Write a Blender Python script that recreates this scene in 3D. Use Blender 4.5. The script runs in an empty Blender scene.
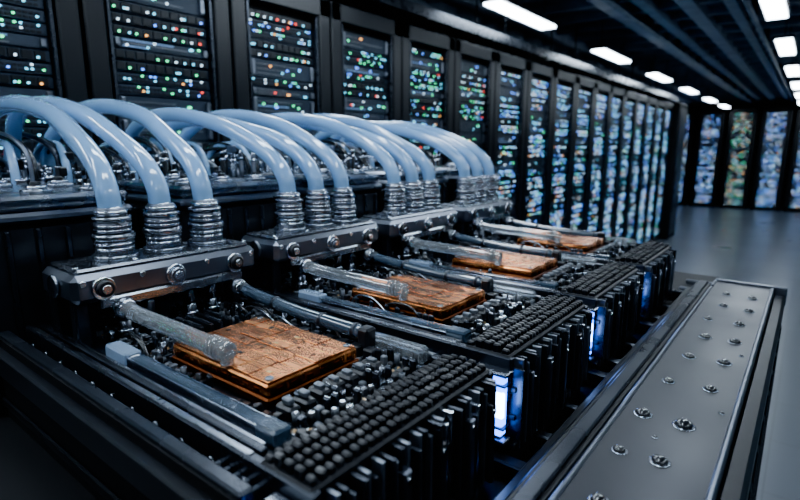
import bpy, math, random
from mathutils import Vector, Matrix
S = 0.7      # design units -> metres
CH = 2.46    # camera height in design units (z below is measured from eye level)
R = random.Random(7)
scene = bpy.context.scene

# ------------------------------------------------------------ materials
def mat(name, col, metal=0.0, rough=0.5, noise=0.0, nscale=20, bump=0.0, bscale=60, emit=None, es=0,
        trans=0.0, coat=0.0, ior=1.45, sss=0.0, nstretch=None, col2=None, rvar=0.0, spec=0.5):
    m = bpy.data.materials.new(name); m.use_nodes = True
    nt = m.node_tree; b = nt.nodes['Principled BSDF']
    b.inputs['Base Color'].default_value = (*col, 1)
    b.inputs['Metallic'].default_value = metal
    b.inputs['Roughness'].default_value = rough
    b.inputs['IOR'].default_value = ior
    b.inputs['Transmission Weight'].default_value = trans
    b.inputs['Coat Weight'].default_value = coat
    b.inputs['Coat Roughness'].default_value = 0.06
    b.inputs['Specular IOR Level'].default_value = spec
    if emit:
        b.inputs['Emission Color'].default_value = (*emit, 1)
        b.inputs['Emission Strength'].default_value = es
    if noise or bump or rvar:
        tc = nt.nodes.new('ShaderNodeTexCoord')
        mp = nt.nodes.new('ShaderNodeMapping')
        nt.links.new(tc.outputs['Object'], mp.inputs['Vector'])
        if nstretch: mp.inputs['Scale'].default_value = nstretch
        n = nt.nodes.new('ShaderNodeTexNoise'); n.inputs['Scale'].default_value = nscale
        n.inputs['Detail'].default_value = 4
        nt.links.new(mp.outputs[0], n.inputs['Vector'])
        if noise:
            r = nt.nodes.new('ShaderNodeValToRGB')
            c2 = col2 if col2 else tuple(c*(1-noise) for c in col)
            r.color_ramp.elements[0].color = (*c2, 1); r.color_ramp.elements[0].position = 0.3
            r.color_ramp.elements[1].color = (*col, 1); r.color_ramp.elements[1].position = 0.7
            nt.links.new(n.outputs['Fac'], r.inputs['Fac'])
            nt.links.new(r.outputs['Color'], b.inputs['Base Color'])
        if rvar:
            mr = nt.nodes.new('ShaderNodeMapRange')
            mr.inputs['From Min'].default_value = 0.3; mr.inputs['From Max'].default_value = 0.7
            mr.inputs['To Min'].default_value = max(0.02, rough-rvar); mr.inputs['To Max'].default_value = rough+rvar
            nt.links.new(n.outputs['Fac'], mr.inputs['Value'])
            nt.links.new(mr.outputs['Result'], b.inputs['Roughness'])
        if bump:
            n2 = nt.nodes.new('ShaderNodeTexNoise'); n2.inputs['Scale'].default_value = bscale
            nt.links.new(mp.outputs[0], n2.inputs['Vector'])
            bp = nt.nodes.new('ShaderNodeBump'); bp.inputs['Strength'].default_value = bump
            bp.inputs['Distance'].default_value = 0.001
            nt.links.new(n2.outputs['Fac'], bp.inputs['Height'])
            nt.links.new(bp.outputs['Normal'], b.inputs['Normal'])
    return m

M = {}
M['black'] = mat('black_plastic', (0.014, 0.016, 0.020), 0, 0.30, noise=.4, nscale=40)
M['stud'] = mat('heatsink_black', (0.009, 0.010, 0.013), 0.2, 0.36, spec=.32, noise=.3, nscale=30)
M['rackm'] = mat('rack_paint', (0.006, 0.0075, 0.010), 0.1, 0.33, noise=.2, nscale=5, spec=.4)
M['blackm'] = mat('black_anodised', (0.045, 0.052, 0.065), 0.8, 0.28, rvar=.06, nscale=12)
M['matte'] = mat('matte_black', (0.005, 0.0055, 0.007), 0, 0.6, noise=.3, spec=.3)
M['pcb'] = mat('pcb_black', (0.008, 0.012, 0.018), 0.1, 0.28, noise=.5, nscale=90, bump=.4, bscale=200)
M['steel'] = mat('steel', (0.66, 0.71, 0.79), 1, 0.18, rvar=.05, nscale=15)
M['dsteel'] = mat('dark_steel', (0.29, 0.32, 0.37), 1, 0.25, rvar=.06, nscale=15)
M['gun'] = mat('gunmetal', (0.17, 0.19, 0.23), 0.95, 0.33, rvar=.06, nscale=14, bump=.15, bscale=200)
M['rail'] = mat('painted_rail', (0.030, 0.033, 0.041), 0.6, 0.38, noise=.35, nscale=5, rvar=.07)
M['fin'] = mat('fin_aluminium', (0.22, 0.25, 0.30), 0.85, 0.32, noise=.3, nscale=30)
M['copper'] = mat('copper', (0.92, 0.36, 0.13), 1, 0.23, noise=.4, nscale=14, rvar=.07, nstretch=(1, 4, 1), col2=(0.58, 0.20, 0.065), bump=.10, bscale=160)
M['copperd'] = mat('copper_dark', (0.16, 0.05, 0.018), 1, 0.38, noise=.4)
M['gold'] = mat('gold_contact', (0.85, 0.55, 0.25), 1, 0.3)
M['tube'] = mat('blue_silicone', (0.36, 0.64, 1.0), 0, 0.16, trans=0.42, coat=1, ior=1.4, noise=.10, nscale=14)
M['glass'] = mat('clear_acrylic', (0.86, 0.94, 1.0), 0, 0.06, trans=.88, ior=1.45, coat=1)
M['frost'] = mat('frosted_acrylic', (0.50, 0.68, 0.92), 0, 0.14, trans=0.6, ior=1.35, coat=.6)
M['smoke'] = mat('smoked_acrylic', (0.05, 0.08, 0.12), 0, 0.12, trans=0.25, ior=1.5, coat=1)
M['hose'] = mat('black_rubber', (0.015, 0.016, 0.018), 0, 0.25, coat=.4)
M['grey'] = mat('grey_component', (0.16, 0.18, 0.21), 0.5, 0.36, noise=.4)
M['drop'] = mat('droplet_rubber', (0.008, 0.009, 0.011), 0, 0.08, coat=1)
M['bezel'] = mat('server_bezel', (0.022, 0.034, 0.055), 0.3, 0.42, noise=.4, nscale=30, nstretch=(1, 1, 6))
M['blueled'] = mat('blue_glow', (0.02, 0.05, 0.5), emit=(0.04, 0.17, 1.0), es=16)
M['coreled'] = mat('white_glow', (0.5, 0.6, 1), emit=(0.25, 0.45, 1.0), es=55)
M['lamp'] = mat('lamp_diffuser', (1, 1, 1), emit=(0.76, 0.88, 1.0), es=44)
led = {'g': ((0.05, 1, 0.40), 10), 'c': ((0.16, 0.68, 1), 9), 'w': ((0.62, 0.82, 1), 9), 'b': ((0.08, 0.25, 1), 14),
       'o': ((1, 0.42, 0.10), 10), 'r': ((1, 0.06, 0.04), 10), 'd': ((0.22, 0.42, 0.8), 0.9)}  # last entry: faint glow standing in for light on bezel lines
for k, (c, e) in led.items():
    M['led_'+k] = mat('led_'+k, tuple(x*.3 for x in c), emit=c, es=e)

# ------------------------------------------------------------ mesh builder
class MB:
    def __init__(s): s.v = []; s.f = []; s.mi = []; s.sm = []; s.mats = []
    def m(s, k):
        if k not in s.mats: s.mats.append(k)
        return s.mats.index(k)
    def box(s, x0, x1, y0, y1, z0, z1, k, c=0.0):
        if x1 < x0: x0, x1 = x1, x0
        if y1 < y0: y0, y1 = y1, y0
        if z1 < z0: z0, z1 = z1, z0
        mi = s.m(k); b = len(s.v)
        C = ((x0+x1)/2, (y0+y1)/2, (z0+z1)/2); h = ((x1-x0)/2, (y1-y0)/2, (z1-z0)/2)
        if c <= 0:
            s.v += [(x, y, z) for z in (z0, z1) for y in (y0, y1) for x in (x0, x1)]
            F = [(0, 2, 3, 1), (4, 5, 7, 6), (0, 1, 5, 4), (2, 6, 7, 3), (0, 4, 6, 2), (1, 3, 7, 5)]
            s.f += [tuple(b+i for i in f) for f in F]; s.mi += [mi]*6; s.sm += [False]*6
            return
        c = min(c, min(h)*0.9)
        idx = {}; vs = []
        for sx in (-1, 1):
            for sy in (-1, 1):
                for sz in (-1, 1):
                    for a in range(3):
                        p = [sx*(h[0]-c), sy*(h[1]-c), sz*(h[2]-c)]
                        p[a] = (sx, sy, sz)[a]*h[a]
                        idx[(sx, sy, sz, a)] = len(vs); vs.append(p)
        F = []
        for a in range(3):
            o = [i for i in range(3) if i != a]
            for sg in (-1, 1):
                q = []
                for (p, r) in ((-1, -1), (1, -1), (1, 1), (-1, 1)):
                    t = [0, 0, 0]; t[a] = sg; t[o[0]] = p; t[o[1]] = r
                    q.append(idx[(*t, a)])
                F.append(q)
        for a in range(3):     # edges parallel to axis a
            o = [i for i in range(3) if i != a]
            for p in (-1, 1):
                for r in (-1, 1):
                    t = [0, 0, 0]; t[o[0]] = p; t[o[1]] = r
                    t1 = list(t); t1[a] = -1; t2 = list(t); t2[a] = 1
                    F.append([idx[(*t1, o[0])], idx[(*t2, o[0])], idx[(*t2, o[1])], idx[(*t1, o[1])]])
        for sx in (-1, 1):
            for sy in (-1, 1):
                for sz in (-1, 1):
                    F.append([idx[(sx, sy, sz, 0)], idx[(sx, sy, sz, 1)], idx[(sx, sy, sz, 2)]])
        for f in F:
            P = [Vector(vs[i]) for i in f]
            n = (P[1]-P[0]).cross(P[2]-P[0]); cc = sum(P, Vector())/len(P)
            if n.dot(cc) < 0: f = f[::-1]
            s.f.append(tuple(b+i for i in f)); s.mi.append(mi); s.sm.append(False)
        s.v += [(p[0]+C[0], p[1]+C[1], p[2]+C[2]) for p in vs]
    def lathe(s, base, axis, prof, k, n=20, caps=True, smooth=True, phase=0):
        base = Vector(base); ax = Vector(axis).normalized()
        t = Vector((0, 0, 1)) if abs(ax.z) < .9 else Vector((1, 0, 0))
        e1 = ax.cross(t).normalized(); e2 = ax.cross(e1)
        mi = s.m(k); b = len(s.v)
        for (h, r) in prof:
            for i in range(n):
                a = 2*math.pi*i/n+phase
                s.v.append(tuple(base+ax*h+(e1*math.cos(a)+e2*math.sin(a))*r))
        for j in range(len(prof)-1):
            for i in range(n):
                i2 = (i+1) % n
                s.f.append((b+j*n+i, b+j*n+i2, b+(j+1)*n+i2, b+(j+1)*n+i)); s.mi.append(mi)
                flat = abs(prof[j][0]-prof[j+1][0]) < 1e-6
                s.sm.append(smooth and not flat)
        if caps:
            s.f.append(tuple(b+i for i in range(n))[::-1]); s.mi.append(mi); s.sm.append(False)
            e = b+(len(prof)-1)*n
            s.f.append(tuple(e+i for i in range(n))); s.mi.append(mi); s.sm.append(False)
    def cyl(s, p0, p1, r, k, n=16, smooth=True, phase=0):
        p0 = Vector(p0); p1 = Vector(p1)
        s.lathe(p0, p1-p0, [(0, r), ((p1-p0).length, r)], k, n, True, smooth, phase)
    def stack(s, base, axis, segs, k, n=20):
        base = Vector(base); ax = Vector(axis).normalized()
        for (h0, h1, r, *kk) in segs:
            c = min((h1-h0)*.25, .004)
            s.lathe(base+ax*h0, ax, [(0, r-c), (c, r), (h1-h0-c, r), (h1-h0, r-c)], kk[0] if kk else k, n)
    def tube(s, pts, r, k, n=14, caps=True):
        pts = [Vector(p) for p in pts]; mi = s.m(k); b = len(s.v)
        T = []
        for i in range(len(pts)):
            a = pts[max(0, i-1)]; c = pts[min(len(pts)-1, i+1)]
            T.append((c-a).normalized())
        ref = Vector((0, 1, 0)) if abs(T[0].y) < .9 else Vector((1, 0, 0))
        N = (ref-T[0]*ref.dot(T[0])).normalized()
        for i, p in enumerate(pts):
            N = (N-T[i]*N.dot(T[i])).normalized(); B = T[i].cross(N)
            for j in range(n):
                a = 2*math.pi*j/n
                s.v.append(tuple(p+(N*math.cos(a)+B*math.sin(a))*r))
        for i in range(len(pts)-1):
            for j in range(n):
                j2 = (j+1) % n
                s.f.append((b+i*n+j, b+i*n+j2, b+(i+1)*n+j2, b+(i+1)*n+j)); s.mi.append(mi); s.sm.append(True)
        if caps:
            s.f.append(tuple(b+j for j in range(n))[::-1]); s.mi.append(mi); s.sm.append(False)
            e = b+(len(pts)-1)*n
            s.f.append(tuple(e+j for j in range(n))); s.mi.append(mi); s.sm.append(False)
    def mesh(s, name, origin=(0, 0, 0)):
        me = bpy.data.meshes.new(name)
        o = origin
        me.from_pydata([((x-o[0])*S, (y-o[1])*S, (z-o[2])*S) for x, y, z in s.v], [], s.f)
        me.polygons.foreach_set('material_index', s.mi)
        me.polygons.foreach_set('use_smooth', s.sm)
        for k in s.mats: me.materials.append(M[k])
        me.update(); return me
    def build(s, name, origin=(0, 0, 0)):
        return place(s.mesh(name, origin), name, origin)

def place(me, name, loc, rz=0.0):
    ob = bpy.data.objects.new(name, me)
    ob.location = (loc[0]*S, loc[1]*S, (loc[2]+CH)*S); ob.rotation_euler = (0, 0, rz)
    bpy.context.collection.objects.link(ob); return ob

def catmull(P, n=8):
    P = [Vector(p) for p in P]; out = []
    Q = [P[0]*2-P[1]]+P+[P[-1]*2-P[-2]]
    for i in range(1, len(Q)-2):
        for j in range(n):
            t = j/n; a, b, c, d = Q[i-1], Q[i], Q[i+1], Q[i+2]
            out.append(.5*((2*b)+(c-a)*t+(2*a-5*b+4*c-d)*t*t+(3*b-a-3*c+d)*t**3))
    out.append(P[-1]); return out

FL = -CH
PITCH = 0.52
# ------------------------------------------------------------ room shell
def room():
    m = bpy.data.materials.new('floor_tiles'); m.use_nodes = True; nt = m.node_tree; b = nt.nodes['Principled BSDF']
    tc = nt.nodes.new('ShaderNodeTexCoord'); br = nt.nodes.new('ShaderNodeTexBrick')
    br.offset = 0; br.inputs['Scale'].default_value = 1; br.inputs['Brick Width'].default_value = .6; br.inputs['Row Height'].default_value = .6
    br.inputs['Mortar Size'].default_value = .002
    br.inputs['Color1'].default_value = (.100, .118, .145, 1); br.inputs['Color2'].default_value = (.092, .11, .136, 1); br.inputs['Mortar'].default_value = (.05, .055, .065, 1)
    nt.links.new(tc.outputs['Object'], br.inputs['Vector']); nt.links.new(br.outputs['Color'], b.inputs['Base Color'])
    n = nt.nodes.new('ShaderNodeTexNoise'); n.inputs['Scale'].default_value = 1.2
    mr = nt.nodes.new('ShaderNodeMapRange'); mr.inputs['To Min'].default_value = .24; mr.inputs['To Max'].default_value = .34
    nt.links.new(tc.outputs['Object'], n.inputs['Vector']); nt.links.new(n.outputs['Fac'], mr.inputs['Value']); nt.links.new(mr.outputs['Result'], b.inputs['Roughness'])
    M['floor'] = m
    M['ceil'] = mat('ceiling_dark', (0.09, 0.11, 0.15), 0, .6, noise=.4, nscale=3)
    M['wallm'] = mat('wall_dark', (0.02, 0.024, 0.032), 0, .6, noise=.3, nscale=4)
    M['beam'] = mat('ceiling_beam_paint', (0.22, 0.27, 0.35), 0.2, .45, noise=.4, nscale=6)
    X0, X1, Y0, Y1 = -5.2, 5.2, -7, 29; ZC = 1.95
    a = MB(); a.box(X0, X1, Y0, Y1, FL-.1, FL, 'floor'); a.build('floor')
    a = MB(); a.box(X0, X1, Y0, Y1, ZC, ZC+.1, 'ceil'); a.build('ceiling')
    for nm, q in (('wall_left', (X0-.1, X0, Y0, Y1)), ('wall_right', (X1, X1+.1, Y0, Y1)), ('wall_back', (X0, X1, Y1, Y1+.1)), ('wall_front', (X0, X1, Y0-.1, Y0))):
        a = MB(); a.box(*q, FL, ZC, 'wallm'); a.build(nm)
    k = 0
    for x in (-4.3, -3.7, -2.35, -1.95, -1.5, -1.05, 0.1, .55, 1.1, 2.2, 3.5):
        a = MB(); w = .07 if k % 2 else .12
        a.box(x-w/2, x+w/2, Y0, Y1, ZC-.16, ZC, 'beam', .01)
        a.box(x-w/2-.03, x+w/2+.03, Y0, Y1, ZC-.175, ZC-.16, 'beam'); a.build('ceiling_beam', (x, 11, ZC-.1)); k += 1
    a = MB()
    for i in range(48):
        y = -6+i*.75
        a.box(X0, X1, y-.03, y+.03, ZC-.10, ZC, 'beam')
    a.build('ceiling_cross_beams', (0, 11, ZC-.05))
    a = MB()
    for x in (-3.55, -3.15):
        a.box(x-.015, x+.015, -4, 16.5, 1.24, 1.34, 'blackm')
    for i in range(80): a.box(-3.55, -3.15, -4+i*.255, -3.97+i*.255, 1.245, 1.265, 'blackm')
    for j in range(6):
        a.tube([(-3.5+j*.06+R.uniform(-.01, .01), -4+i*.7, 1.29+R.uniform(-.006, .006)) for i in range(30)], .018, 'hose', 6)
    for i in range(9):
        for x in (-3.55, -3.15): a.cyl((x, -3.5+i*2.4, 1.33), (x, -3.5+i*2.4, ZC), .012, 'blackm', 6)
    a.build('cable_tray', (-3.35, 6, 1.29))
    for x in (-2.15, -.85, -.25):
        a = MB(); a.cyl((x, Y0, 1.70), (x, Y1, 1.70), .035, 'beam', 10)
        for i in range(16): a.box(x-.045, x+.045, -6+i*2.1, -5.95+i*2.1, 1.70, ZC, 'blackm')
        a.build('ceiling_conduit', (x, 11, 1.70))
room()

def lamp_mesh():
    a = MB()
    a.box(-.13, .13, -.78, .78, .0, .05, 'blackm', .01)
    a.box(-.10, .10, -.75, .75, -.022, .0, 'lamp', .006)
    for y in (-.6, .6): a.cyl((0, y, .05), (0, y, .455), .008, 'blackm', 6)
    return a.mesh('ceiling_light')
lm = lamp_mesh()
for y in [-4.45, -1.0, 2.45, 5.95, 9.4, 12.85, 16.3, 19.9, 23.3]: place(lm, 'ceiling_light', (-2.85, y, 1.495))
for y in [-2.7, .6, 3.8, 7.1, 10.2, 13.4, 16.6, 19.8, 23]: place(lm, 'ceiling_light', (-.53, y, 1.495))
for y in [-.9, 1.3, 3.5]: place(lm, 'ceiling_light', (-1.75, y, 1.495))  # out-of-view lamps, added to brighten the equipment below
for y in [-1.6, 1.0, 3.6, 7.1, 11, 15, 19]: place(lm, 'ceiling_light', (1.5, y, 1.495))  # unseen row, added to light the blade end faces

# ------------------------------------------------------------ racks
def rack_mesh(seed, dens, palette, H=3.54, W=.86, D=1.1, sz=1.0):
    r = random.Random(seed); a = MB()
    a.box(-W/2, W/2, .09, D, 0.05, H, 'matte')
    a.box(-W/2, -W/2+.105, 0, .1, 0, H, 'rackm', .008); a.box(W/2-.105, W/2, 0, .1, 0, H, 'rackm', .008)
    a.box(-W/2, W/2, 0, .1, H-.13, H, 'rackm', .008); a.box(-W/2, W/2, 0, .1, 0, .12, 'rackm', .008)
    a.box(-W/2+.12, -W/2+.135, -.03, 0, 1.5, 1.9, 'dsteel', .004)
    a.box(-.31, -.295, .01, .05, .13, H-.14, 'blackm'); a.box(.295, .31, .01, .05, .13, H-.14, 'blackm')
    z = .14; u = .062
    def L(x, zz, w, h, y=.04):
        a.box(x, x+w*sz, y-.006, y, zz, zz+h*sz, 'led_'+r.choice(palette))
    while z < H-.2:
        t = r.random(); n = 1 if t < .78 else 2
        hh = min(u*n, H-.15-z)
        a.box(-.29, .29, .05, .09, z+.003, z+hh-.003, 'bezel', .003)
        if t < .30:   # drive bays
            for i in range(10):
                x = -.275+i*.055
                a.box(x, x+.047, .04, .05, z+.010, z+hh-.010, 'rackm', .002)
                if r.random() < dens: L(x+.008, z+.018, .009, .008)
                if r.random() < dens*.6: L(x+.024, z+.018, .009, .008)
        elif t < .66:  # switch
            for zz in (z+hh*.3, z+hh*.65):
                for i in range(22):
                    x = -.27+i*.0245
                    a.box(x, x+.018, .045, .05, zz-.006, zz+.005, 'matte')
                    if r.random() < dens*.62: L(x+.003, zz+.004, .009, .007, .046)
        else:
            a.box(-.275, -.25, .03, .05, z+.012, z+hh-.012, 'gun', .003); a.box(.25, .275, .03, .05, z+.012, z+hh-.012, 'gun', .003)
            for q in range(3):
                x1 = r.uniform(-.1, .22)
                a.box(-.23, x1, .044, .05, z+hh*(.2+.25*q), z+hh*(.2+.25*q)+.006, 'led_d' if r.random() < .5*dens else 'grey')  # some bezel lines glow to imitate light falling on them
            for i in range(r.randint(4, 14)):
                if r.random() < dens:
                    L(r.uniform(-.22, .22), z+hh*r.uniform(.2, .7), r.choice((.009, .010, .022)), .008)
        z += hh
    for i in range(5):
        x = r.uniform(-.25, .25); z0 = r.uniform(.6, 2.9)
        a.tube(catmull([(x, .05, z0), (x+.02, -.0, z0-.05), (x+.03, .0, z0-.2), (x+.0, .05, z0-.3)], 4), .006, 'hose', 5)
    return a.mesh('server_rack')
near = ['g']*6+['c']*8+['r']*1+['b']*3+['w']*3+['o']*1
mid = ['g']*1+['c']*7+['w']*6+['b']*6+['o']*1
farp = ['c']*3+['b']*7+['w']*6+['o']*1
warm = ['o']*3+['w']*3+['g']*2+['c']*3
RN = [rack_mesh(10+i, .50, near, sz=.95) for i in range(4)]
RM = [rack_mesh(20+i, .62, mid, sz=1.05) for i in range(3)]
RF = [rack_mesh(30+i, .75, farp, sz=1.4) for i in range(2)]+[rack_mesh(40, .5, warm, sz=1.4)]
X_R = -3.0
c0 = 1.663-.88*6
i = 0
y = c0
while y < 15.6:
    me = (RN[i % 4] if y < 6 else (RM[i % 3] if R.random() < .8 else RN[i % 4]))
    place(me, 'server_rack', (X_R, y, FL), math.pi/2)
    y += .88; i += 1
a = MB(); a.box(-4.15, -2.85, y-.42, y+.62, FL, 1.12, 'matte', .02); a.box(-2.87, -2.84, y-.3, y+.5, FL+.1, 1.0, 'rackm', .01)
a.box(-2.85, -2.82, y-.25, y-.22, -1.2, -.6, 'dsteel', .005)
a.build('storage_cabinet', (-3.5, y, FL))
for k in range(9):
    x = -5.0+.45+k*1.09
    ob = place(RF[(k*2+1) % 3], 'server_rack', (x, 25.0, FL), 0); ob.scale = (1.12, 1, 1.12)
for k in range(18):
    place(RM[k % 3] if k % 2 else RN[k % 4], 'server_rack', (3.6, -3+k*.88, FL), -math.pi/2)

# ------------------------------------------------------------ server blade
def blade_mesh(seed):
    r = random.Random(seed); a = MB()
    Y0, Y1 = .375, .815
    a.box(-1.40, -.436, Y0, Y1, -.62, -.437, 'matte')
    a.box(-1.40, -.54, Y0+.004, Y1-.004, -.437, -.43, 'pcb')
    for (ya, yb) in ((Y0-.006, Y0+.010), (Y1-.010, Y1+.006)):
        a.box(-1.40, -.42, ya, yb, -.50, -.408, 'blackm', .003)
        a.box(-1.40, -.55, ya+.003, yb-.003, -.409, -.4055, 'dsteel', .001)
    a.box(-1.40, -.55, Y0+.018, Y0+.030, -.43, -.410, 'blackm', .002)
    a.box(-1.40, -.57, Y0+.036, Y0+.042, -.43, -.416, 'dsteel', .001)
    for i in range(12):
        x = -1.36+i*.08
        a.cyl((x, Y0-.008, -.45), (x, Y0-.004, -.45), .008, 'dsteel', 10)
    # clear strip
    a.box(-1.04, -.60, .429, .453, -.426, -.406, 'smoke', .004)
    a.box(-1.04, -.60, .4265, .4285, -.426, -.407, 'steel')
    a.box(-1.04, -.60, .4535, .4555, -.426, -.407, 'steel')
    a.box(-1.11, -1.02, .424, .458, -.43, -.400, 'frost', .004)
    a.box(-.61, -.56, .424, .458, -.43, -.403, 'smoke', .004)
    def keep(x, y):
        if -.993 < x < -.645 and .475 < y < .733: return False
        if y < .464: return False
        return True
    step = .0175
    nx = int((1.32-.536)/step); ny = int((.803-.465)/step)
    for i in range(nx):
        for j in range(ny):
            x = -1.32+i*step+step/2; y = .465+j*step+step/2
            if not keep(x, y): continue
            t = r.random(); h = r.uniform(.005, .022); w = step*.42
            if t < .16: a.cyl((x, y, -.43), (x, y, -.43+h+.008), w*.85, r.choice(('black', 'dsteel', 'grey')), 10); a.cyl((x, y, -.422+h), (x, y, -.4212+h), w*.6, 'steel', 8)
            elif t < .48:
                a.box(x-w, x+w*r.uniform(.5, 1), y-w, y+w*r.uniform(.4, 1), -.43, -.43+h, r.choice(('black', 'black', 'grey', 'blackm')), .002)
            elif t < .66:
                for q in range(3): a.box(x-w+q*w*.7, x-w+q*w*.7+w*.35, y-w, y+w, -.43, -.43+h*.6, r.choice(('steel', 'grey', 'dsteel')))
            elif t < .80:
                a.box(x-w, x+w, y-w*.5, y+w*.5, -.43, -.43+.03, 'blackm', .002)
                a.box(x-w*.7, x+w*.7, y-w*.15, y+w*.15, -.40, -.398, 'steel')
            elif t < .9:
                a.box(x-w*.3, x+w*.3, y-w*.3, y+w*.3, -.43, -.425, 'gold'); a.box(x-w, x+w, y-w, y+w, -.43, -.4275, 'steel')
            else:
                a.box(x-w, x+w, y-w, y+w, -.43, -.420, 'black', .001)
    for j in range(7):
        y = .485+j*.034
        a.box(-.637, -.597, y, y+.024, -.43, -.400-r.uniform(0, .008), 'black', .004)
        a.box(-.627, -.607, y+.006, y+.018, -.405, -.394, 'grey', .002)
    for j in range(9):
        x = -1.0+j*.04
        a.box(x, x+.028, .742, .765, -.43, -.404, 'black', .003)
    for q in range(5):
        a.box(-1.12, -1.01, .56+q*.024, .568+q*.024, -.43, -.388, 'blackm', .001)
        a.box(-1.115, -1.015, .561+q*.024, .567+q*.024, -.388, -.385, 'dsteel')
    for q in range(9):
        x = r.uniform(-1.2, -.75); y = r.choice((.47, .745, .77))
        a.tube(catmull([(x, y, -.43), (x+.02, y+.005, -.395), (x+.08, y+r.uniform(-.01, .01), -.392), (x+.13, y, -.42)], 5), .003, r.choice(('hose', 'dsteel')), 6)
    # studded heat-sink ridge
    a.box(-.528, -.425, Y0-.004, Y1+.004, -.45, -.405, 'stud', .004)
    n = 28
    for i in range(n):
        y = Y0+.008+i*(Y1-Y0-.004)/n
        for k, x in enumerate((-.518, -.498, -.478, -.458, -.438)):
            z = -.390-(.008 if k == 0 else 0)-(.004 if k == 4 else 0)+r.uniform(-.002, .002)
            a.box(x-.0080, x+.0080, y-.0056, y+.0056, -.41, z, 'stud' if r.random() < .9 else 'black', .0028)
    # vertical fins on the end face
    a.box(-.44, -.425, Y0, Y1, -.62, -.45, 'matte')
    n = 30
    for i in range(n):
        y = Y0+.008+i*(Y1-Y0-.012)/n
        k = 'fin' if i % 2 else 'blackm'
        if i in (18, 19, 24): k = 'steel'
        top = -.415 if i % 3 else -.43
        a.box(-.43, (-.405 if i % 4 else -.396), y-.0036, y+.0036, -.61+(.03 if i % 5 == 0 else 0), top, k, .001)
    for z in (-.475, -.535, -.60):
        a.box(-.43, -.409, Y0, Y1, z-.006, z+.006, 'black', .002)
    for yy in (.43, .52, .61, .70, .77):
        a.box(-.425, -.397, yy, yy+.018, -.60, -.45, r.choice(('black', 'gun', 'fin')), .003)
        a.cyl((-.398, yy+.009, -.465), (-.394, yy+.009, -.465), .006, 'steel', 8)
    a.box(-.70, -.56, .785, .812, -.425, -.390, 'glass', .005)
    for i in range(10):
        x = -1.3+i*.09
        a.box(x, x+.02, Y0-.012, Y0-.004, -.61, -.50, 'gun', .002)
    for i in range(5):
        x = -.62+i*.022
        a.box(x, x+.008, Y0-.022, Y0-.004, -.60, -.44, 'fin', .001)
    # blue status light at the front corner
    a.box(-.490, -.425, Y0-.030, Y0-.006, -.585, -.43, 'gun', .003)
    a.box(-.476, -.421, Y0-.034, Y0-.012, -.565, -.440, 'blueled', .003)
    a.box(-.442, -.418, Y0-.037, Y0-.026, -.525, -.470, 'coreled', .003)
    a.box(-.485, -.412, Y0-.040, Y0-.01, -.58, -.570, 'dsteel', .002); a.box(-.485, -.412, Y0-.040, Y0-.01, -.437, -.428, 'dsteel', .002)
    for z in (-.545, -.455): a.box(-.478, -.414, Y0-.039, Y0-.01, z-.0018, z+.0018, 'blackm')
    a.box(-.56, -.53, Y0-.026, Y0-.020, -.60, -.57, 'blueled', .003)  # extra glow block, added to throw blue light on the crossbars
    a.box(-.70, -.66, Y0-.014, Y0-.006, -.57, -.53, 'blueled', .003)  # another added glow block, deeper in the gap
    return a.mesh('server_blade', (-.9, .595, -.62))
BM = [blade_mesh(3), blade_mesh(4)]
for n in range(4): place(BM[n % 2], 'server_blade', (-.9, .595+n*PITCH, -.62))

# ------------------------------------------------------------ copper cold plates
def plate_mesh(seed):
    r = random.Random(seed); a = MB()
    x0, x1, y0, y1 = -.972, -.662, .492, .716
    a.box(x0, x1, y0, y1, -.429, -.412, 'copperd', .003)
    a.box(x0+.003, x1-.003, y0+.003, y1-.003, -.411, -.388, 'copper', .004)
    a.box(x0+.006, x1-.006, y0+.006, y1-.006, -.389, -.3875, 'copperd')
    def split(xa, xb, ya, yb, d):
        w, h = xb-xa, yb-ya
        if d == 0 or (w < .05 and h < .05) or (d < 2 and r.random() < .25):
            g = .0011
            z = -.3850+r.choice((0, .0, .0010))
            a.box(xa+g, xb-g, ya+g, yb-g, -.389, z, 'copper', .0006)
            t = r.random()
            if w > .02 and h > .02:
                if t < .3: a.cyl(((xa+xb)/2, (ya+yb)/2, z-.001), ((xa+xb)/2, (ya+yb)/2, z+.0006), .005, 'copperd', 10)
                elif t < .6:
                    for q in range(3): a.box(xa+.006, xb-.006, (ya+yb)/2-.0009+(q-1)*.006, (ya+yb)/2+.0009+(q-1)*.006, z, z+.0005, 'copperd')
                elif t < .75: a.box(xa+w*.3, xa+w*.3+.010, ya+h*.4, ya+h*.4+.005, z, z+.0015, 'gold')
                elif t < .85: a.box(xa+w*.3, xa+w*.3+.008, ya+h*.3, ya+h*.3+.008, z, z+.001, 'black')
            return
        if w > h*r.uniform(.8, 1.3):
            m = xa+w*r.uniform(.3, .7); split(xa, m, ya, yb, d-1); split(m, xb, ya, yb, d-1)
        else:
            m = ya+h*r.uniform(.3, .7); split(xa, xb, ya, m, d-1); split(xa, xb, m, yb, d-1)
    split(x0+.006, x1-.006, y0+.006, y1-.006, 5)
    for (x, y) in ((x0+.018, y0+.018), (x1-.018, y0+.018), (x0+.018, y1-.018), (x1-.018, y1-.018)):
        a.stack((x, y, -.387), (0, 0, 1), [(0, .005, .0075)], 'dsteel', 14)
        a.box(x-.005, x+.005, y-.0008, y+.0008, -.3825, -.3815, 'matte')
    for i in range(9): a.box(x0+.02+i*.031, x0+.034+i*.031, y0+.0018, y0+.006, -.406, -.399, 'copperd')
    for i in range(6): a.box(x1-.006, x1-.0018, y0+.02+i*.034, y0+.034+i*.034, -.406, -.399, 'copperd')
    return a.mesh('copper_cold_plate', (-.817, .604, -.429))
for n in range(4): place(plate_mesh(50+n), 'copper_cold_plate', (-.817, .604+n*PITCH, -.429))

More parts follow.
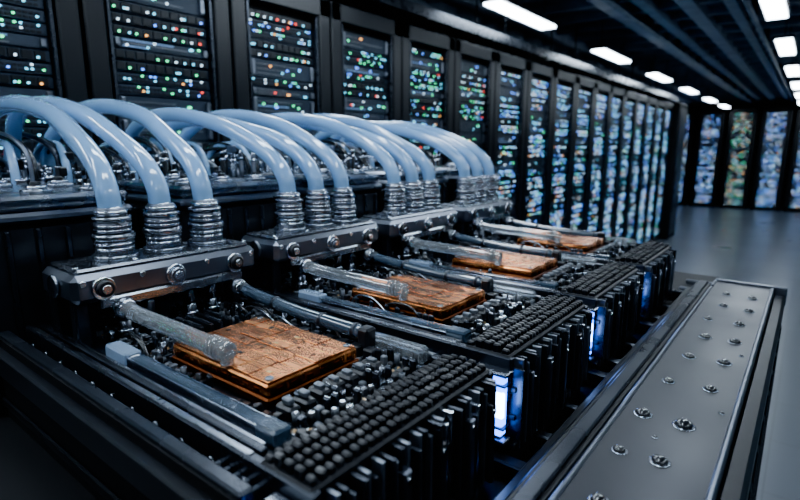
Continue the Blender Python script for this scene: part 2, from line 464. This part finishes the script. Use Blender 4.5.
# ------------------------------------------------------------ coolant manifold
FY = (.525, .642, .760)
FX = -1.25
def manifold_mesh():
    a = MB()
    a.box(-1.335, -1.16, .395, .85, -.325, -.262, 'gun', .012)
    a.box(-1.32, -1.175, .41, .835, -.264, -.252, 'dsteel', .005)
    a.box(-1.30, -1.155, .445, .80, -.342, -.318, 'dsteel', .004)
    for i, y in enumerate((.455, .617, .78)):
        a.stack((-1.162, y, -.296), (1, 0, 0), [(0, .008, .025, 'steel'), (.008, .018, .018, 'dsteel' if i == 1 else 'black'), (.018, .022, .010, 'steel')], 'dsteel', 20)
    for y in (.415, .54, .70, .83):
        a.stack((-1.162, y, -.280), (1, 0, 0), [(0, .005, .007)], 'steel', 8)
        a.stack((-1.19, y, -.253), (0, 0, 1), [(0, .005, .007)], 'steel', 8)
    a.stack((-1.25, .395, -.293), (0, -1, 0), [(0, .008, .026)], 'dsteel', 16)
    a.stack((-1.25, .85, -.293), (0, 1, 0), [(0, .012, .03), (.012, .03, .022, 'steel')], 'dsteel', 16)
    for y in (.42, .60, .80):
        a.box(-1.32, -1.28, y-.02, y+.02, -.43, -.322, 'blackm', .004)
        a.box(-1.22, -1.19, y-.015, y+.015, -.43, -.322, 'blackm', .004)
    for y in (.50, .56, .66, .72):
        a.stack((-1.18, y, -.43), (0, 0, 1), [(0, .05, .014), (.02, .03, .018, 'steel'), (.05, .09, .010)], 'dsteel', 12)
    for y in FY:
        b = (FX, y, -.253)
        a.stack(b, (0, 0, 1), [(0, .012, .050), (.012, .044, .038), (.022, .028, .042, 'steel'), (.034, .039, .043, 'steel'),
                               (.044, .060, .046), (.060, .088, .038, 'gun'), (.066, .070, .041, 'steel'), (.076, .080, .041, 'steel'), (.088, .098, .042), (.098, .118, .033, 'gun'), (.103, .112, .0355, 'steel')], 'dsteel', 28)
        a.lathe((FX, y, -.253+.0125), (0, 0, 1), [(0, .0445), (.010, .0445)], 'dsteel', 6, smooth=False)
        a.box(FX+.030, FX+.050, y-.008, y+.008, -.167, -.156, 'steel', .002)
    return a.mesh('coolant_manifold', (-1.25, .617, -.43))
mm = manifold_mesh()
for n in range(4): place(mm, 'coolant_manifold', (-1.25, .617+n*PITCH, -.43))

def hose_mesh(seed, y):
    r = random.Random(seed); a = MB()
    e = r.uniform(-.03, .03); q = r.uniform(-.022, .012)
    P = [(FX-.002, y, -.145), (-1.265, y, -.09), (-1.315, y+e*.2, -.035), (-1.42, y+e*.5, .020), (-1.60, y+e, .083+q), (-1.85, y+e, .120+q), (-2.08, y+e, .105+q), (-2.26, y, .02), (-2.33, y, -.12)]
    pts = catmull(P, 9)
    a.tube(pts, .0258, 'tube', 20)
    a.stack((FX-.002, y, -.146), (-.12, 0, 1), [(.0, .010, .030, 'steel')], 'steel', 20)
    a.stack((-2.33, y, -.19), (0, 0, 1), [(0, .03, .044), (.03, .075, .034, 'steel'), (.075, .085, .038)], 'dsteel', 16)
    return a.mesh('coolant_hose', (FX, y, -.145))
for n in range(4):
    for k, y in enumerate(FY):
        place(hose_mesh(n*3+k, y+n*PITCH), 'coolant_hose', (FX, y+n*PITCH, -.145))

def pipe_mesh():
    a = MB()
    y = .503; z = -.358
    P = catmull([(-1.145, y-.012, -.345), (-1.09, y-.010, -.352), (-.95, y-.002, z), (-.80, y, z-.004)], 6)
    a.tube(P, .0175, 'glass', 20)
    a.stack((-1.175, y-.012, -.345), (1, 0, -.05), [(0, .03, .024), (.03, .04, .021, 'steel')], 'dsteel', 18)
    a.stack((-.835, y, z-.003), (1, 0, 0), [(0, .006, .0215), (.012, .018, .0215), (.024, .030, .0215), (.030, .055, .018)], 'glass', 20)
    a.cyl((-.79, y, z), (-.79, y, -.388), .013, 'glass', 14)
    return a.mesh('clear_coolant_pipe', (-1.0, .5, -.36))
pm = pipe_mesh()
for n in range(4): place(pm, 'clear_coolant_pipe', (-1.0, .5+n*PITCH, -.36))
def pipe2_mesh():
    a = MB()
    P = catmull([(-1.17, .782, -.36), (-1.05, .780, -.372), (-.9, .778, -.382), (-.70, .775, -.386)], 6)
    a.tube(P, .0150, 'smoke', 16)
    for i in (2, 8, 14, 17):
        d = (P[i+1]-P[i]).normalized(); a.stack(P[i], d, [(0, .012, .0175)], 'blackm', 16)
    a.box(-.71, -.68, .758, .79, -.43, -.37, 'black', .005)
    a.stack((-1.175, .782, -.36), (1, 0, -.05), [(0, .03, .022), (.03, .04, .019, 'steel')], 'dsteel', 18)
    return a.mesh('return_coolant_pipe', (-.9, .78, -.38))
p2 = pipe2_mesh()
for n in range(4): place(p2, 'return_coolant_pipe', (-.9, .78+n*PITCH, -.38))

# ------------------------------------------------------------ pump housings behind manifolds
def pump_mesh():
    a = MB()
    x0, x1, y0, y1 = -1.88, -1.43, .27, .655
    a.box(x0, x1, y0+.01, y1-.01, -.62, -.175, 'black', .012)
    a.box(x0-.01, x1+.012, y0, y1, -.175, -.150, 'gun', .008)
    a.box(x0, x1+.004, y0+.01, y1-.01, -.150, -.128, 'dsteel', .010)
    a.box(x0, x1+.006, y0+.006, y1-.006, -.132, -.112, 'dsteel', .008)
    for (x, y) in ((-1.50, .33), (-1.50, .46), (-1.50, .59), (-1.7, .35), (-1.7, .58), (-1.8, .46)):
        a.stack((x, y, -.113), (0, 0, 1), [(0, .012, .036, 'dsteel'), (.012, .02, .024, 'steel'), (.02, .03, .012, 'black')], 'dsteel', 18)
    for i in range(6):
        y = y0+.03+i*.062
        a.box(x1-.002, x1+.008, y, y+.014, -.60, -.19, 'blackm', .003)
    for i in range(7):
        x = x0+.05+i*.058
        a.box(x, x+.018, y0-.004, y0+.012, -.60, -.19, 'blackm', .003)
    return a.mesh('coolant_pump_housing', (-1.65, .46, -.62))
um = pump_mesh()
for n in range(5): place(um, 'coolant_pump_housing', (-1.65, .46+(n)*PITCH, -.62))

def bank_mesh(seed):
    r = random.Random(seed); a = MB()
    y0, y1 = 0, PITCH-.01
    a.box(-2.60, -1.90, y0, y1, -.62, -.20, 'matte', .01)
    a.box(-2.50, -2.2, y0+.01, y1-.01, -.20, -.19, 'blackm', .004)
    a.box(-2.14, -1.94, y0+.01, y1-.01, -.20, -.165, 'gun', .008)
    for i in range(12):
        for xx in (-1.95, -2.01, -2.08, -2.15, -2.22, -2.44, -2.54):
            y = y0+.025+i*.042+r.uniform(-.006, .006); x = xx+r.uniform(-.015, .015)
            if r.random() < .8:
                q = r.uniform(.6, 1.1); h = r.uniform(.0, .12)
                a.stack((x, y, -.19), (0, 0, 1), [(0, .02+h, .012*q), (.02+h, .032+h, .019*q, 'steel'), (.032+h, .05+h, .013*q), (.05+h, .058+h, .016*q, 'steel')], r.choice(('dsteel', 'black', 'gun')), 12)
                if r.random() < .35: a.box(x-.02, x+.02, y-.012, y+.012, -.13+h, -.10+h, r.choice(('dsteel', 'gun', 'black')), .004)
    for i in range(14):
        y = r.uniform(y0+.03, y1-.03); ya = min(y1-.02, max(y0+.02, y+r.uniform(-.12, .12))); h = r.uniform(-.08, .03)
        xa = r.uniform(-2.05, -1.92); xb = r.uniform(-2.55, -2.3)
        a.tube(catmull([(xa, y, -.17), (xa-.03, y, h-.03), ((xa+xb)/2, (y+ya)/2, h+.03), (xb+.03, ya, h-.03), (xb, ya, -.18)], 6), r.choice((.006, .009, .012)), r.choice(('hose', 'hose', 'blackm', 'gun')), 8)
    for i in range(3):
        y = y0+.08+i*.15
        a.tube(catmull([(-1.96, y, -.15), (-2.0, y+.01, -.05), (-2.12, y+.03, .01), (-2.3, y+.03, -.01), (-2.42, y+.03, -.14)], 6), .013, 'tube', 12)
    return a.mesh('valve_bank', (-2.25, .26, -.62))
bm = [bank_mesh(90), bank_mesh(91)]
for n in range(6): place(bm[n % 2], 'valve_bank', (-2.25, .26-.20+n*PITCH, -.62))

# ------------------------------------------------------------ supporting frame
a = MB()
YR = 2.26
a.box(-2.62, -.30, -.16, 2.98, -.68, -.64, 'matte')
a.box(-2.62, -.62, -.16, 2.98, -.64, -.622, 'matte')
a.box(-1.42, -.50, .318, .334, -.95, -.425, 'matte')
a.box(-1.42, -.50, .322, .345, -.47, -.415, 'blackm', .004)
a.box(-1.42, -.50, .300, .322, -.50, -.445, 'black', .004)
for z in (-.58, -.66, -.74): a.box(-1.42, -.30, .31, .318, z-.012, z+.012, 'stud', .004)
# lower black body on the near side, added to darken this corner
a.box(-2.62, -.36, -1.1, .31, -2.40, -.82, 'matte', .01)
for (y, k) in ((.24, 'stud'), (.12, 'stud'), (-.02, 'stud')): a.box(-2.60, -.38, y-.012, y+.012, -.82, -.795, k, .004)
# inner dark rails
a.box(-.305, -.248, .0, YR, -.56, -.515, 'stud', .006)
a.box(-.290, -.262, .0, YR, -.516, -.505, 'blackm', .003)
a.box(-.36, -.335, .0, 2.45, -.62, -.585, 'black', .004)
a.box(-.335, -.30, .0, YR, -.68, -.62, 'matte')
# outer perforated rail
a.box(-.238, -.058, .0, YR, -.522, -.500, 'rail', .005)
a.box(-.242, -.232, .0, YR, -.56, -.496, 'gun', .003)
a.box(-.064, -.054, .0, YR, -.53, -.496, 'gun', .003)
a.box(-.056, -.018, .0, YR+.012, -.58, -.520, 'stud', .008)
a.box(-.238, -.016, YR-.010, YR+.012, -.56, -.492, 'gun', .004)
a.box(-.045, -.022, .0, YR, -2.44, -.57, 'matte')
a.box(-.30, -.03, YR-.03, YR, -2.44, -.56, 'matte')
for i in range(14): a.box(-.024, -.016, .1+i*.155, .14+i*.155, -2.3, -.6, 'stud', .004)
for n in range(5):
    y = .335+n*PITCH
    a.box(-.62, -.25, y-.016, y+.016, -.64, -.60, 'blackm', .004)
    a.box(-.41, -.25, y+.15, y+.18, -.66, -.62, 'gun', .004)
    a.box(-.41, -.25, y+.32, y+.34, -.66, -.62, 'gun', .004)
a.box(-2.62, -.32, .34, 2.44, -2.38, -.68, 'matte')
a.box(-2.62, -.045, .318, .338, -2.40, -.68, 'matte')
for x in (-2.5, -.12):
    for y in (.42, 2.18): a.cyl((x, y, -2.46), (x, y, -2.36), .05, 'black', 12)
for (x, y, q) in [(-.18, .52, 1), (-.115, .56, 1), (-.185, .70, .9), (-.137, .857, 1), (-.198, .85, .8), (-.128, 1.005, 1.2), (-.198, 1.005, 1.05), (-.19, 1.19, .8), (-.112, 1.20, .9), (-.108, 1.378, 1), (-.18, 1.37, .9),
                  (-.104, 1.55, 1), (-.171, 1.546, 1), (-.11, 1.72, .9), (-.19, 1.72, .8), (-.10, 1.88, .9), (-.17, 1.90, .9), (-.105, 2.05, .9), (-.18, 2.06, .8), (-.08, 1.10, .35), (-.08, 1.45, .35), (-.16, .93, .3)]:
    r0 = .0135*q
    a.lathe((x, y, -.5005), (0, 0, 1), [(0, r0*1.25), (.0015, r0*1.22), (.002, r0)], 'dsteel', 20)
    a.lathe((x, y, -.4985), (0, 0, 1), [(0, r0), (r0*.3, r0*.9), (r0*.5, r0*.65), (r0*.6, r0*.3), (r0*.62, .0005)], 'drop', 20)
a.build('equipment_frame', (-1.3, 1.3, FL))

# ------------------------------------------------------------ world + camera
w = bpy.data.worlds.new('world'); scene.world = w; w.use_nodes = True
w.node_tree.nodes['Background'].inputs[0].default_value = (0.25, 0.45, 0.8, 1)
w.node_tree.nodes['Background'].inputs[1].default_value = 0.03
cam = bpy.data.cameras.new('camera'); co = bpy.data.objects.new('camera', cam); bpy.context.collection.objects.link(co)
co.location = (0, 0, CH*S)
yaw = math.radians(38.06); p = math.radians(11.2)
f = Vector((-math.sin(yaw)*math.cos(p), math.cos(yaw)*math.cos(p), -math.sin(p)))
co.rotation_euler = f.to_track_quat('-Z', 'Y').to_euler()
cam.sensor_width = 36; cam.lens = 23.4; cam.clip_start = .02; cam.clip_end = 200
cam.dof.use_dof = True; cam.dof.focus_distance = .82; cam.dof.aperture_fstop = 3.6
scene.camera = co
scene.view_settings.look = 'AgX - Punchy'
scene.view_settings.exposure = 0.15
